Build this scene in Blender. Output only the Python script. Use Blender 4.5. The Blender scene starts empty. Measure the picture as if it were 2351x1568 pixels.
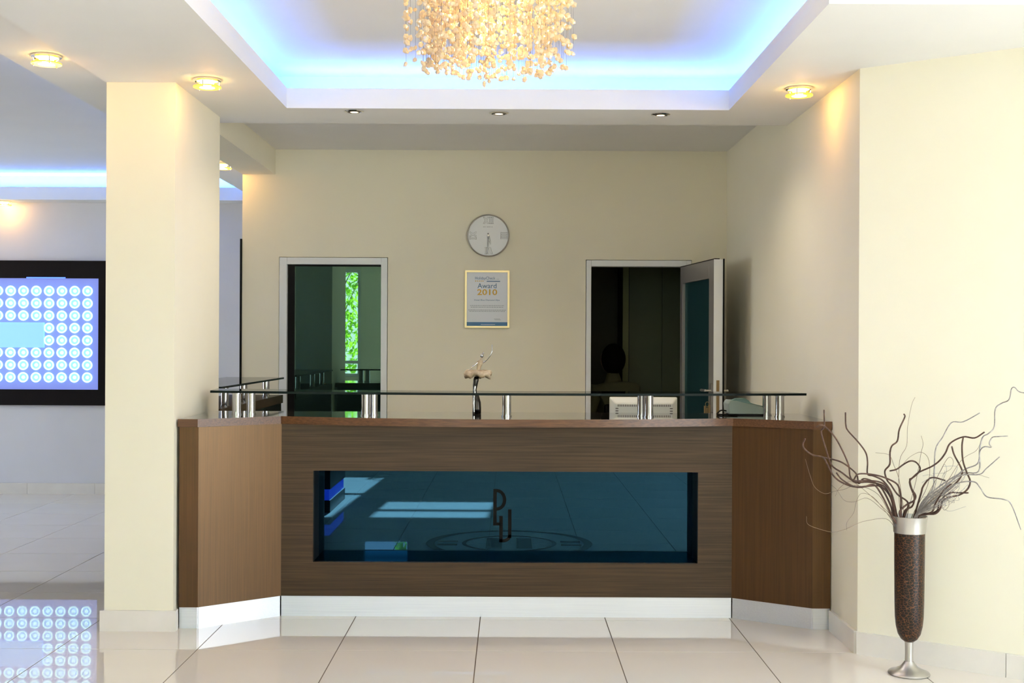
import bpy, bmesh, math, random
from mathutils import Vector, Matrix, Euler
random.seed(7)
PI = math.pi
sc = bpy.context.scene
col = sc.collection

# ------------------------------------------------------------------ camera, world, sun, exposure
CAMH, F = 1.40, 2790.0
cd = bpy.data.cameras.new('camera'); cam = bpy.data.objects.new('camera', cd); col.objects.link(cam)
cd.sensor_fit = 'HORIZONTAL'; cd.sensor_width = 36.0; cd.lens = 36.0 * F / 2351.0
cd.shift_x = 4.5 / 2351; cd.shift_y = 3.0 / 2351
cam.location = (0, 0, CAMH); cam.rotation_euler = (PI / 2, -0.0047, 0)
cd.clip_start = 0.05
sc.camera = cam

w = bpy.data.worlds.new('World'); sc.world = w; w.use_nodes = True
nt = w.node_tree; bg = nt.nodes['Background']
tc = nt.nodes.new('ShaderNodeTexCoord'); sx = nt.nodes.new('ShaderNodeSeparateXYZ')
rp = nt.nodes.new('ShaderNodeValToRGB')
rp.color_ramp.elements[0].position = 0.0; rp.color_ramp.elements[0].color = (0.90, 0.97, 1.0, 1)
rp.color_ramp.elements[1].position = 0.7; rp.color_ramp.elements[1].color = (0.55, 0.75, 1.0, 1)
nt.links.new(tc.outputs['Generated'], sx.inputs[0]); nt.links.new(sx.outputs['Z'], rp.inputs[0])
nt.links.new(rp.outputs[0], bg.inputs['Color'])
bg.inputs['Strength'].default_value = 8.0

sun = bpy.data.lights.new('sun', 'SUN'); sun.energy = 120.0; sun.angle = 0.012; sun.color = (1, .97, .92)
so = bpy.data.objects.new('sun', sun); col.objects.link(so); so.location = (3, -12, 10)
so.rotation_euler = Vector((-0.05, 1.0, -0.54)).to_track_quat('-Z', 'Y').to_euler()

FAC = -1.5                                             # the glazed front of the lobby, behind the camera
OPEN = [(-2.86, -2.38, .85), (-1.75, -1.15, .90), (-.93, .10, 1.93)]   # x from, x to, sill
SIDE = (-.6, 3.7, .06)                                # window in the right lobby wall: y from, y to, sill
LSIDE = (7.2, 9.5, .70)                               # window in the far left wall
ZW1 = 2.56
for i, (a, b, z) in enumerate(OPEN + [SIDE, LSIDE]):   # sampling portals in the window openings
    l = bpy.data.lights.new('portal', 'AREA'); l.shape = 'RECTANGLE'; l.size = b - a; l.size_y = ZW1 - z
    l.cycles.is_portal = True
    o = bpy.data.objects.new('window_portal', l); col.objects.link(o)
    if i < len(OPEN): o.location = ((a + b) / 2, FAC - 0.12, (z + ZW1) / 2); o.rotation_euler = (PI / 2, 0, 0)
    elif i == len(OPEN): o.location = (3.6 + .12, (a + b) / 2, (z + ZW1) / 2); o.rotation_euler = (PI / 2, 0, PI / 2)
    else: o.location = (-8.0 - .12, (a + b) / 2, (z + ZW1) / 2); o.rotation_euler = (PI / 2, 0, -PI / 2)

sc.view_settings.view_transform = 'Standard'
try: sc.view_settings.look = 'None'
except Exception: pass
sc.view_settings.exposure = 0.12; sc.view_settings.gamma = 1.0
sc.view_settings.use_curve_mapping = False
cy = sc.cycles
cy.use_denoising = True
cy.max_bounces = 10; cy.diffuse_bounces = 5; cy.glossy_bounces = 5; cy.transmission_bounces = 6
cy.transparent_max_bounces = 12
cy.sample_clamp_indirect = 6.0; cy.caustics_reflective = False; cy.caustics_refractive = False
cy.blur_glossy = 0.3

# ------------------------------------------------------------------ materials
def mat(name, base=(.8, .8, .8), rough=.5, metal=0., spec=.5, emit=None, estr=0., coat=0.):
    m = bpy.data.materials.new(name); m.use_nodes = True
    p = m.node_tree.nodes['Principled BSDF']
    p.inputs['Base Color'].default_value = (*base, 1); p.inputs['Roughness'].default_value = rough
    p.inputs['Metallic'].default_value = metal; p.inputs['Specular IOR Level'].default_value = spec
    if coat: p.inputs['Coat Weight'].default_value = coat; p.inputs['Coat Roughness'].default_value = .04
    if emit: p.inputs['Emission Color'].default_value = (*emit, 1); p.inputs['Emission Strength'].default_value = estr
    return m
def vary(m, c1, c2, scale=(1, 1, 1), detail=4, nscale=5., lo=.3, hi=.7, bump=0., bdist=.002, rough_var=0.):
    """colour varies between c1 and c2 with stretched noise; optional fine relief"""
    t = m.node_tree; p = t.nodes['Principled BSDF']
    tc = t.nodes.new('ShaderNodeTexCoord'); mp = t.nodes.new('ShaderNodeMapping')
    mp.inputs['Scale'].default_value = scale
    n = t.nodes.new('ShaderNodeTexNoise'); n.inputs['Scale'].default_value = nscale; n.inputs['Detail'].default_value = detail
    r = t.nodes.new('ShaderNodeValToRGB')
    r.color_ramp.elements[0].position = lo; r.color_ramp.elements[0].color = (*c1, 1)
    r.color_ramp.elements[1].position = hi; r.color_ramp.elements[1].color = (*c2, 1)
    t.links.new(tc.outputs['Object'], mp.inputs[0]); t.links.new(mp.outputs[0], n.inputs['Vector'])
    t.links.new(n.outputs['Fac'], r.inputs[0]); t.links.new(r.outputs[0], p.inputs['Base Color'])
    if bump:
        b = t.nodes.new('ShaderNodeBump'); b.inputs['Strength'].default_value = bump; b.inputs['Distance'].default_value = bdist
        t.links.new(n.outputs['Fac'], b.inputs['Height']); t.links.new(b.outputs[0], p.inputs['Normal'])
    return m
def reflecting(name, tint, fac, under, rough=.01):
    """dark tinted glass: a constant share of tinted mirror over a dark body"""
    m = bpy.data.materials.new(name); m.use_nodes = True; t = m.node_tree; t.nodes.clear()
    out = t.nodes.new('ShaderNodeOutputMaterial'); mx = t.nodes.new('ShaderNodeMixShader')
    d = t.nodes.new('ShaderNodeBsdfDiffuse'); d.inputs[0].default_value = (*under, 1)
    g = t.nodes.new('ShaderNodeBsdfGlossy'); g.inputs[0].default_value = (*tint, 1); g.inputs['Roughness'].default_value = rough
    mx.inputs[0].default_value = fac
    t.links.new(d.outputs[0], mx.inputs[1]); t.links.new(g.outputs[0], mx.inputs[2]); t.links.new(mx.outputs[0], out.inputs[0])
    return m
def clear(name, tint, gloss=1.0):
    """clear pane: tinted see-through with fresnel reflection"""
    m = bpy.data.materials.new(name); m.use_nodes = True; t = m.node_tree; t.nodes.clear()
    out = t.nodes.new('ShaderNodeOutputMaterial'); mx = t.nodes.new('ShaderNodeMixShader')
    tr = t.nodes.new('ShaderNodeBsdfTransparent'); tr.inputs[0].default_value = (*tint, 1)
    g = t.nodes.new('ShaderNodeBsdfGlossy'); g.inputs['Roughness'].default_value = .01
    fr = t.nodes.new('ShaderNodeFresnel'); fr.inputs[0].default_value = 1.5
    t.links.new(fr.outputs[0], mx.inputs[0]); t.links.new(tr.outputs[0], mx.inputs[1]); t.links.new(g.outputs[0], mx.inputs[2])
    t.links.new(mx.outputs[0], out.inputs[0]); return m

M = {}
M['cream'] = vary(mat('cream_paint', rough=.75, spec=.2), (.86, .815, .655), (.875, .83, .675), nscale=3, bump=.04)
M['white'] = vary(mat('ceiling_paint', rough=.7, spec=.2), (.84, .835, .82), (.86, .855, .84), nscale=3)
M['led_cast'] = vary(mat('left_room_paint_led_cast', rough=.75, spec=.2), (.68, .67, .70), (.71, .70, .73), nscale=3)  # cool cast of the blue cove light mixed into the wall colour
M['tile'] = vary(mat('polished_porcelain', rough=.015, spec=.55), (.80, .73, .64), (.825, .76, .675), nscale=2.2, detail=6)
M['skirt'] = vary(mat('skirting_porcelain', rough=.12, spec=.5), (.76, .72, .66), (.82, .78, .72), nscale=6, detail=5)
M['grout'] = mat('grout', (.15, .11, .08), .9)
M['wood_h'] = vary(mat('wenge_horizontal', rough=.40, spec=.28), (.024, .013, .005), (.062, .035, .014), scale=(1.3, 70, 70), nscale=2.0, detail=8, bump=.15, bdist=.001)
M['wood_v'] = vary(mat('wenge_vertical', rough=.32, spec=1.0), (.016, .0065, .0022), (.044, .019, .0065), scale=(75, 75, 1.3), nscale=2.0, detail=8, bump=.15, bdist=.001)
M['wood_v'].node_tree.nodes['Principled BSDF'].inputs['Specular Tint'].default_value = (1, .66, .38, 1)
M['wood_top'] = vary(mat('worktop_edge_wood', rough=.3, spec=.45), (.048, .019, .007), (.115, .050, .019), scale=(1.3, 90, 90), nscale=2.0, detail=6)
M['top_gloss'] = mat('lacquered_worktop', (.04, .035, .03), .04, spec=.6, coat=.6)
M['plinth'] = vary(mat('brushed_aluminium', rough=.34, metal=.55), (.78, .81, .86), (.84, .87, .91), scale=(1, 80, 80), nscale=3)
M['black'] = mat('black_liner', (.004, .004, .004), .5, spec=.1)
M['darkwood'] = mat('dark_body', (.010, .008, .007), .3)
M['blueglass'] = reflecting('blue_mirror_glass', (.010, .034, .060), .97, (.004, .018, .03))
M['ledgeglass'] = reflecting('glass_ledge', (.03, .13, .18), .95, (.01, .04, .06), .05)
M['emblem'] = mat('etched_emblem', (.003, .003, .002), .6, spec=.1)
M['chrome'] = mat('chrome', (.86, .86, .86), .06, metal=1)
M['postchrome'] = mat('post_chrome', (.50, .50, .52), .07, metal=1)
M['steel'] = mat('satin_aluminium', (.52, .50, .47), .32, metal=.85)
M['white_alu'] = mat('white_aluminium', (.80, .83, .84), .35, spec=.5)
M['grey_alu'] = mat('grey_aluminium', (.33, .31, .29), .4, metal=.5)
M['glass'] = clear('shelf_glass', (.90, .96, .93))
M['glass_edge'] = mat('glass_edge', (.003, .008, .007), .45, spec=.12)
M['doorglass'] = reflecting('green_door_glass', (.36, .66, .52), .16, (.006, .014, .012))
M['leafglass'] = reflecting('teal_leaf_glass', (.30, .55, .52), .16, (.015, .045, .048), .03)
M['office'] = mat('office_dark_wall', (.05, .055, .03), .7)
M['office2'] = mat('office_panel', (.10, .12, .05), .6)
M['brass'] = mat('aged_brass', (.30, .21, .10), .4, metal=.8)
M['ivory'] = mat('ivory_plastic', (.66, .66, .56), .45)
M['sage'] = mat('sage_plastic', (.36, .43, .38), .4)
M['sage2'] = mat('sage_keys', (.17, .30, .27), .4)
M['slot'] = mat('vent_slot', (.10, .08, .06), .7)
M['gold'] = mat('pale_gold_frame', (.80, .66, .34), .3, metal=.4)
M['paper'] = mat('silver_paper', (.62, .64, .69), .2, spec=.6)
M['navy'] = mat('navy_print', (.02, .10, .22), .4)
M['ochre'] = mat('ochre_print', (.55, .32, .02), .4)
M['navyband'] = mat('blue_band', (.01, .12, .28), .35)
M['greyprint'] = mat('grey_print', (.22, .25, .28), .5)
M['whiteprint'] = mat('white_print', (.7, .75, .8), .5)
M['dial'] = mat('clock_dial', (.82, .85, .88), .3)
M['dialline'] = mat('dial_line', (.20, .21, .22), .4)
M['bronze'] = mat('dark_bronze', (.05, .045, .04), .18, metal=.9)
M['silver'] = mat('silver_glint', (.75, .74, .72), .12, metal=1)
M['tutu'] = vary(mat('beige_resin', rough=.5), (.24, .17, .09), (.50, .40, .27), nscale=40, bump=.4, bdist=.004)
M['framewood'] = mat('black_brown_frame', (.006, .004, .004), .45, spec=.12)
M['dial_glow'] = mat('x')
M['bark'] = vary(mat('brown_bark', rough=.7), (.035, .016, .010), (.10, .050, .034), nscale=60, bump=.3)
M['bark_grey'] = vary(mat('silver_bark', rough=.6), (.24, .22, .21), (.42, .40, .38), nscale=60)
M['twig'] = mat('thin_twig', (.20, .14, .09), .7)
M['skin'] = mat('skin', (.40, .24, .17), .5)
M['hair'] = mat('dark_hair', (.005, .004, .003), .9, spec=.05)
M['jacket'] = mat('olive_cloth', (.085, .085, .036), .85)
M['trouser'] = mat('dark_trousers', (.02, .02, .025), .85)
M['paving'] = vary(mat('garden_paving', rough=.8), (.40, .38, .34), (.50, .47, .42), nscale=3)
M['bluelit'] = mat('blue_light_strip', (.02, .04, .3), .4, emit=(.05, .12, 1.0), estr=4.)
M['panelglow'] = mat('backlit_panel', (.2, .25, .5), .3, emit=(.12, .155, .50), estr=1.0)
M['plateglow'] = mat('backlit_plate', (.3, .5, .9), .3, emit=(.16, .42, .98), estr=1.0)
M['lampglow'] = mat('lamp_lit_face', (.7, .9, 1), .2, emit=(.50, 1.0, 1.0), estr=1.3)
M['lampdim'] = mat('lamp_reflector', (.4, .6, .9), .15, emit=(.14, .40, .95), estr=1.0)
M['bulb'] = mat('halogen_bulb', (1, .9, .7), .3, emit=(1.0, .72, .30), estr=22.)
M['bulb2'] = mat('halogen_spot', (1, .9, .8), .3, emit=(1.0, .74, .5), estr=1.6)
M['lampglass'] = mat('amber_lit_glass', (.25, .17, .02), .1, emit=(1.0, .62, .06), estr=1.2)
M['gunmetal'] = mat('gunmetal', (.12, .11, .10), .3, metal=.8)

# crystals: translucent amber glass drops lit by the bulbs inside the cluster
m = bpy.data.materials.new('amber_crystal'); m.use_nodes = True; t = m.node_tree; t.nodes.clear()
out = t.nodes.new('ShaderNodeOutputMaterial'); mx = t.nodes.new('ShaderNodeMixShader'); m2 = t.nodes.new('ShaderNodeMixShader')
tl = t.nodes.new('ShaderNodeBsdfTranslucent'); tl.inputs[0].default_value = (1, .85, .58, 1)
df = t.nodes.new('ShaderNodeBsdfDiffuse'); df.inputs[0].default_value = (1, .86, .62, 1)
gl = t.nodes.new('ShaderNodeBsdfGlossy'); gl.inputs['Roughness'].default_value = .08
mx.inputs[0].default_value = .5; m2.inputs[0].default_value = .14
t.links.new(df.outputs[0], mx.inputs[1]); t.links.new(tl.outputs[0], mx.inputs[2])
t.links.new(mx.outputs[0], m2.inputs[1]); t.links.new(gl.outputs[0], m2.inputs[2]); t.links.new(m2.outputs[0], out.inputs[0])
M['crystal'] = m
# leaves
m = bpy.data.materials.new('leaf'); m.use_nodes = True; t = m.node_tree; t.nodes.clear()
out = t.nodes.new('ShaderNodeOutputMaterial'); mx = t.nodes.new('ShaderNodeMixShader')
tl = t.nodes.new('ShaderNodeBsdfTranslucent'); tl.inputs[0].default_value = (.28, .55, .04, 1)
df = t.nodes.new('ShaderNodeBsdfDiffuse'); df.inputs[0].default_value = (.10, .26, .03, 1)
mx.inputs[0].default_value = .5
t.links.new(df.outputs[0], mx.inputs[1]); t.links.new(tl.outputs[0], mx.inputs[2]); t.links.new(mx.outputs[0], out.inputs[0])
M['leaf'] = m
# embossed reptile leather
m = mat('croc_leather', (.08, .03, .015), .34, spec=.35); t = m.node_tree; p = t.nodes['Principled BSDF']
tc = t.nodes.new('ShaderNodeTexCoord'); mp = t.nodes.new('ShaderNodeMapping'); mp.inputs['Scale'].default_value = (60, 60, 92)
vo = t.nodes.new('ShaderNodeTexVoronoi'); vo.feature = 'DISTANCE_TO_EDGE'; vo.inputs['Scale'].default_value = 1.0
r = t.nodes.new('ShaderNodeValToRGB'); r.color_ramp.elements[0].color = (.15, .055, .016, 1); r.color_ramp.elements[1].color = (.006, .0035, .0025, 1)
r.color_ramp.elements[0].position = .012; r.color_ramp.elements[1].position = .055
b = t.nodes.new('ShaderNodeBump'); b.inputs['Strength'].default_value = .35; b.inputs['Distance'].default_value = .0015
t.links.new(tc.outputs['Object'], mp.inputs[0]); t.links.new(mp.outputs[0], vo.inputs['Vector']); t.links.new(vo.outputs['Distance'], r.inputs[0])
t.links.new(r.outputs[0], p.inputs['Base Color']); t.links.new(vo.outputs['Distance'], b.inputs['Height']); t.links.new(b.outputs[0], p.inputs['Normal'])
M['croc'] = m

# ------------------------------------------------------------------ helpers
def wloc(o):
    v = Vector((0, 0, 0))
    while o: v = v + o.location; o = o.parent
    return v
def tag(o, label=None, cat=None, group=None, kind=None):
    if label: o['label'] = label
    if cat: o['category'] = cat
    if group: o['group'] = group
    if kind: o['kind'] = kind
    return o
def empty(name, loc, label=None, cat=None, group=None, kind=None):
    o = bpy.data.objects.new(name, None); o.empty_display_size = .05; o.location = loc; col.objects.link(o)
    return tag(o, label, cat, group, kind)
def obj(name, bm, m, parent=None, smooth=False, bevel=0., origin=None, label=None, sharp=False):
    """link a bmesh given in world coordinates as one mesh object"""
    bmesh.ops.recalc_face_normals(bm, faces=bm.faces)
    me = bpy.data.meshes.new(name); bm.to_mesh(me); bm.free()
    for x in (m if isinstance(m, (list, tuple)) else [m]): me.materials.append(x)
    o = bpy.data.objects.new(name, me); col.objects.link(o)
    base = wloc(parent) if parent else Vector((0, 0, 0))
    org = Vector(origin) if origin else base
    me.transform(Matrix.Translation(-org)); o.location = org - base
    if parent: o.parent = parent
    if smooth:
        for p in me.polygons: p.use_smooth = True
    if sharp:
        for p in me.polygons: p.use_smooth = True
        es = o.modifiers.new('EdgeSplit', 'EDGE_SPLIT'); es.split_angle = math.radians(40)
    if bevel:
        bv = o.modifiers.new('Bevel', 'BEVEL'); bv.width = bevel; bv.segments = 2; bv.limit_method = 'ANGLE'
    if label: o['label'] = label
    return o
def B(*boxes):
    bm = bmesh.new()
    for b in boxes: box(bm, *b)
    return bm
def box(bm, x0, x1, y0, y1, z0, z1, mi=0):
    v = [bm.verts.new((x, y, z)) for z in (z0, z1) for y in (y0, y1) for x in (x0, x1)]
    for f in ((0, 1, 3, 2), (4, 6, 7, 5), (0, 4, 5, 1), (2, 3, 7, 6), (0, 2, 6, 4), (1, 5, 7, 3)):
        bm.faces.new([v[i] for i in f]).material_index = mi
    return bm
def prism(bm, pts, z0, z1, side=0, cap=0):
    a = [bm.verts.new((x, y, z0)) for x, y in pts]; b = [bm.verts.new((x, y, z1)) for x, y in pts]
    bm.faces.new(a).material_index = cap; bm.faces.new(b).material_index = cap
    n = len(pts)
    for i in range(n): bm.faces.new((a[i], a[(i + 1) % n], b[(i + 1) % n], b[i])).material_index = side
    return bm
def lathe(bm, prof, c, seg=24, mi=0, axis='Z'):
    """prof: (radius, height) from bottom to top about c"""
    rings = []
    for r, h in prof:
        if r < 1e-5:
            p = (0, 0, h); rings.append([p])
        else: rings.append([(r * math.cos(2 * PI * k / seg), r * math.sin(2 * PI * k / seg), h) for k in range(seg)])
    def put(p):
        if axis == 'Y': p = (p[0], p[2], p[1])
        return bm.verts.new((c[0] + p[0], c[1] + p[1], c[2] + p[2]))
    rv = [[put(p) for p in r] for r in rings]
    for a, b in zip(rv, rv[1:]):
        for k in range(seg):
            k2 = (k + 1) % seg
            if len(a) == 1 and len(b) == 1: continue
            if len(a) == 1: f = (a[0], b[k], b[k2])
            elif len(b) == 1: f = (a[k], a[k2], b[0])
            else: f = (a[k], a[k2], b[k2], b[k])
            bm.faces.new(f).material_index = mi
    return bm
def tube(bm, pts, r0, r1=None, seg=6, mi=0):
    """tapering tube along smooth points"""
    pts = [Vector(p) for p in pts]; n = len(pts); r1 = r0 if r1 is None else r1
    prev = None; rings = []
    ref = Vector((0.31, .92, .24))
    for i, p in enumerate(pts):
        d = (pts[min(i + 1, n - 1)] - pts[max(i - 1, 0)]).normalized()
        if prev is None: a = d.cross(ref); 
        else: a = prev - d * prev.dot(d)
        if a.length < 1e-5: a = d.orthogonal()
        a.normalize(); b = d.cross(a); prev = a
        r = r0 + (r1 - r0) * i / max(1, n - 1)
        rings.append([bm.verts.new(p + (a * math.cos(2 * PI * k / seg) + b * math.sin(2 * PI * k / seg)) * r) for k in range(seg)])
    for a, b in zip(rings, rings[1:]):
        for k in range(seg): bm.faces.new((a[k], a[(k + 1) % seg], b[(k + 1) % seg], b[k])).material_index = mi
    bm.faces.new(rings[0][::-1]).material_index = mi; bm.faces.new(rings[-1]).material_index = mi
    return bm
def smooth_path(pts, sub=5):
    P = [Vector(p) for p in pts]; P = [P[0] * 2 - P[1]] + P + [P[-1] * 2 - P[-2]]; out = []
    for i in range(1, len(P) - 2):
        a, b, c, d = P[i - 1:i + 3]
        for k in range(sub):
            t = k / sub
            out.append(.5 * ((2 * b) + (c - a) * t + (2 * a - 5 * b + 4 * c - d) * t * t + (3 * b - a - 3 * c + d) * t ** 3))
    out.append(P[-2]); return out
def cyl(bm, c, r, z0, z1, seg=20, mi=0): return lathe(bm, [(0, z0), (r, z0), (r, z1), (0, z1)], (c[0], c[1], 0), seg, mi)
def put(name, me, loc, parent=None, rot=None, scale=None):
    o = bpy.data.objects.new(name, me); col.objects.link(o); o.location = loc
    if rot: o.rotation_euler = rot
    if scale: o.scale = scale
    if parent: o.parent = parent
    return o
def point(loc, parent, color, energy, radius=.02, kind='POINT', spot=None):
    l = bpy.data.lights.new('lamp_light', kind); l.energy = energy; l.color = color; l.shadow_soft_size = radius
    o = bpy.data.objects.new('lamp_light', l); col.objects.link(o)
    o.location = Vector(loc) - (wloc(parent) if parent else Vector((0, 0, 0))); o.parent = parent
    if kind == 'SPOT': l.spot_size = spot; l.spot_blend = .6
    return o
def text(name, s, size, x, y, z, m, parent, align='CENTER', width=None, bold=0.):
    cu = bpy.data.curves.new('t', 'FONT'); cu.body = s; cu.size = size; cu.align_x = align; cu.resolution_u = 3; cu.offset = bold
    o = bpy.data.objects.new('t', cu); col.objects.link(o); bpy.context.view_layer.update()
    me = bpy.data.meshes.new_from_object(o.evaluated_get(bpy.context.evaluated_depsgraph_get()))
    bpy.data.objects.remove(o)
    if width:
        xs = [v.co.x for v in me.vertices]; k = width / (max(xs) - min(xs)); me.transform(Matrix.Diagonal((k, 1, 1, 1)))
    me.transform(Matrix.Rotation(PI / 2, 4, 'X')); me.materials.clear(); me.materials.append(m)
    r = bpy.data.objects.new(name, me); col.objects.link(r)
    r.location = Vector((x, y, z)) - wloc(parent); r.parent = parent
    return r
def led(name, loc, sx, sy, color, energy, rot=(PI, 0, 0)):
    l = bpy.data.lights.new(name, 'AREA'); l.shape = 'RECTANGLE'; l.size = sx; l.size_y = sy; l.color = color; l.energy = energy
    o = bpy.data.objects.new(name, l); col.objects.link(o); o.location = loc; o.rotation_euler = rot
    return o

# ------------------------------------------------------------------ the setting
S = 'structure'
XL, XR, YB, YO = -8.0, 3.6, 8.88, 11.1
floor = tag(obj('floor', B((XL - .2, XR + .2, FAC - .2, YO + .2, -.12, -.0025)), M['grout']), kind=S)
TX, TY, OX, OY = .635, .617, -.145, 5.52
tm = bmesh.new(); box(tm, -TX / 2 + .0024, TX / 2 - .0024, -TY / 2 + .0024, TY / 2 - .0024, -.008, 0.)
bmesh.ops.recalc_face_normals(tm, faces=tm.faces)
tile_me = bpy.data.meshes.new('tile'); tm.to_mesh(tile_me); tm.free(); tile_me.materials.append(M['tile'])
rest = bmesh.new()
for i in range(-14, 7):
    for j in range(-12, 10):
        x0 = OX + i * TX; y0 = OY + j * TY
        cx, cyy = x0 + TX / 2, y0 + TY / 2
        if y0 + TY < FAC or x0 + TX < XL or x0 > XR: continue
        if cyy > 4.3 and cyy < 11.2 and -6.2 < cx < 2.9 and abs(cx) < cyy * .5 + .6:
            put('tile', tile_me, (cx, cyy, 0), floor)
        else: box(rest, x0 + .0018, x0 + TX - .0018, y0 + .0018, y0 + TY - .0018, -.008, 0.)
tag(obj('tiles_beyond', rest, M['tile'], floor), kind='stuff')
# round inlay in the floor before the counter
bm = bmesh.new(); ec = (0.0, 4.28)
for r0, r1 in ((.52, .58), (.30, .33)):
    a = [bm.verts.new((ec[0] + r * math.cos(2 * PI * k / 48), ec[1] + r * math.sin(2 * PI * k / 48), .001)) for r in (r0, r1) for k in range(48)]
    for k in range(48): bm.faces.new((a[k], a[(k + 1) % 48], a[48 + (k + 1) % 48], a[48 + k]))
for s in (-1, 1):
    for q in ((.36, .50, -.10, -.04), (.36, .50, .04, .10), (.05, .16, -.22, .22)):
        x0, x1, y0, y1 = q; box(bm, ec[0] + min(s * x0, s * x1), ec[0] + max(s * x0, s * x1), ec[1] + y0, ec[1] + y1, 0, .001)
obj('inlay', bm, mat('inlay_stone', (.10, .09, .09), .08), floor)

# walls
DL, DR = (-1.69, -.895, 2.02), (.551, 1.325, 2.01)
T = .18
tag(obj('wall_back', B((-1.96, DL[0], YB, YB + T, 0, 2.805), (DL[0], DL[1], YB, YB + T, DL[2], 2.805), (DL[1], DR[0], YB, YB + T, 0, 2.805),
                       (DR[0], DR[1], YB, YB + T, DR[2], 2.805), (DR[1], 1.58, YB, YB + T, 0, 2.805)), M['cream']), kind=S)
dn = Vector((2.159 - 1.58, 5.09 - 5.507, 0)).normalized(); ex = Vector((1.58, 5.507, 0)) + dn * 2.46
bm = bmesh.new(); prism(bm, [(1.58, 5.507), (ex.x, ex.y), (XR + .15, ex.y), (XR + .15, YB + T), (1.58, YB + T)], 0, 2.93)
tag(obj('wall_right', bm, M['cream']), kind=S)
sy0, sy1, sz = SIDE
tag(obj('wall_lobby_right', B((XR, XR + .15, FAC - .15, sy0, 0, 2.93), (XR, XR + .15, sy1, ex.y, 0, 2.93), (XR, XR + .15, sy0, sy1, ZW1, 2.93), (XR, XR + .15, sy0, sy1, 0, sz)), M['cream']), kind=S)
tag(obj('wall_left_room', B((XL, -1.96, YO, YO + .15, 0, 2.93)), M['led_cast']), kind=S)
ly0, ly1, lz_ = LSIDE
tag(obj('wall_left', B((XL - .15, XL, FAC - .15, ly0, 0, 2.93), (XL - .15, XL, ly1, YO + .15, 0, 2.93), (XL - .15, XL, ly0, ly1, ZW1, 2.93), (XL - .15, XL, ly0, ly1, 0, lz_)), M['wood_v']), kind=S)  # unseen wall, dark cladding added to dim what the counter's right side reflects
tag(obj('wall_pillar', B((-1.955, -1.622, 5.872, 6.77, 0, 2.66)), M['cream']), kind=S)
tag(obj('wall_office_left', B((-1.96, -1.86, YB + T, YO, 0, 2.80)), M['cream']), kind=S)
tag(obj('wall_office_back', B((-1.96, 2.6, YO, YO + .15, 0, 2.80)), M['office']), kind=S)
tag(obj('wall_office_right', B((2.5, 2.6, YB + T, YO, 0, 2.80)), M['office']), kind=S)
# glazed front behind the camera
bm = bmesh.new(); xs = [XL] + [v for ab in OPEN for v in ab[:2]] + [XR]
for a, b in zip(xs[0::2], xs[1::2]): box(bm, a, b, FAC - .15, FAC, 0, 2.93)
for a, b, z in OPEN: box(bm, a, b, FAC - .15, FAC, ZW1, 2.93); box(bm, a, b, FAC - .15, FAC, 0, z)
tag(obj('wall_front', bm, M['cream']), kind=S)
for i, (a, b, ZW0) in enumerate(OPEN + [SIDE, LSIDE]):
    bm = bmesh.new(); n = max(1, round((b - a) / .95))
    if i >= len(OPEN):
        XW = XR if i == len(OPEN) else XL - .15
        for k in range(n + 1):
            y = a + .025 + (b - a - .05) * k / n; box(bm, XW + .05, XW + .10, y - .025, y + .025, ZW0, ZW1)
        for z in (ZW0 + .025, ZW1 - .025): box(bm, XW + .052, XW + .098, a, b, z - .025, z + .025)
        win = empty('window_%d' % (i + 1), (XW + .075, a, ZW0), kind=S); obj('window_frame', bm, M['white_alu'], win); continue
    for k in range(n + 1):
        x = a + .025 + (b - a - .05) * k / n; box(bm, x - .025, x + .025, FAC - .10, FAC - .05, ZW0, ZW1)
    for z in (ZW0 + .025, (1.08 if ZW0 < .88 else 1.7 if ZW0 < 1.5 else 2.28), ZW1 - .025): box(bm, a, b, FAC - .098, FAC - .052, z - .025, z + .025)
    win = empty('window_%d' % (i + 1), (a, FAC - .075, ZW0), kind=S)
    obj('window_frame', bm, M['white_alu'], win)

# ceilings
ceiling = tag(obj('ceiling', B((XL, XR, FAC, YO, 2.90, 2.98)), M['white']), kind=S)
obj('recess_ceiling', B((-1.72, 1.58, 6.95, YB, 2.805, 2.90)), M['white'], ceiling)
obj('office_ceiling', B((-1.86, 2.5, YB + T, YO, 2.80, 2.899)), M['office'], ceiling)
def trough(bm, x0, x1, y0, y1, side):
    """soffit slab with an upstanding lip along one inner side"""
    box(bm, x0, x1, y0, y1, 2.65, 2.70)
LIP = 2.757
bm = bmesh.new()                                       # soffit round the lobby cove
box(bm, -1.20, 1.165, 6.50, 6.95, 2.65, 2.69); box(bm, -1.20, 1.165, 6.50, 6.53, 2.69, LIP); box(bm, -1.55, 1.53, 6.87, 6.95, 2.69, 2.90)
box(bm, -1.96, -1.20, FAC, 6.95, 2.65, 2.69); box(bm, -1.23, -1.20, FAC, 6.50, 2.69, LIP); box(bm, -1.96, -1.55, FAC, 6.95, 2.69, 2.90)
box(bm, 1.165, 1.58, 4.46, 6.95, 2.65, 2.69); box(bm, 1.58, XR, 4.46, 5.51, 2.65, 2.69); box(bm, 1.165, 1.195, 4.46, 6.50, 2.69, LIP)
box(bm, 1.195, XR, 4.46, 4.49, 2.69, LIP); box(bm, 1.53, XR, 5.0, 6.95, 2.69, 2.90)
obj('soffit', bm, M['white'], ceiling)
obj('beam', B((-1.96, -1.72, 6.951, YB, 2.622, 2.90)), M['cream'], ceiling)
bm = bmesh.new()                                       # soffit of the room on the left
box(bm, -2.28, -1.961, FAC, YO, 2.678, 2.72); box(bm, XL, -2.28, 10.86, YO, 2.66, 2.70)
box(bm, -2.28, -2.25, FAC, 10.86, 2.72, 2.775); box(bm, XL, -2.28, 10.86, 10.89, 2.70, 2.775)
obj('left_room_soffit', bm, M['white'], ceiling)
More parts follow.
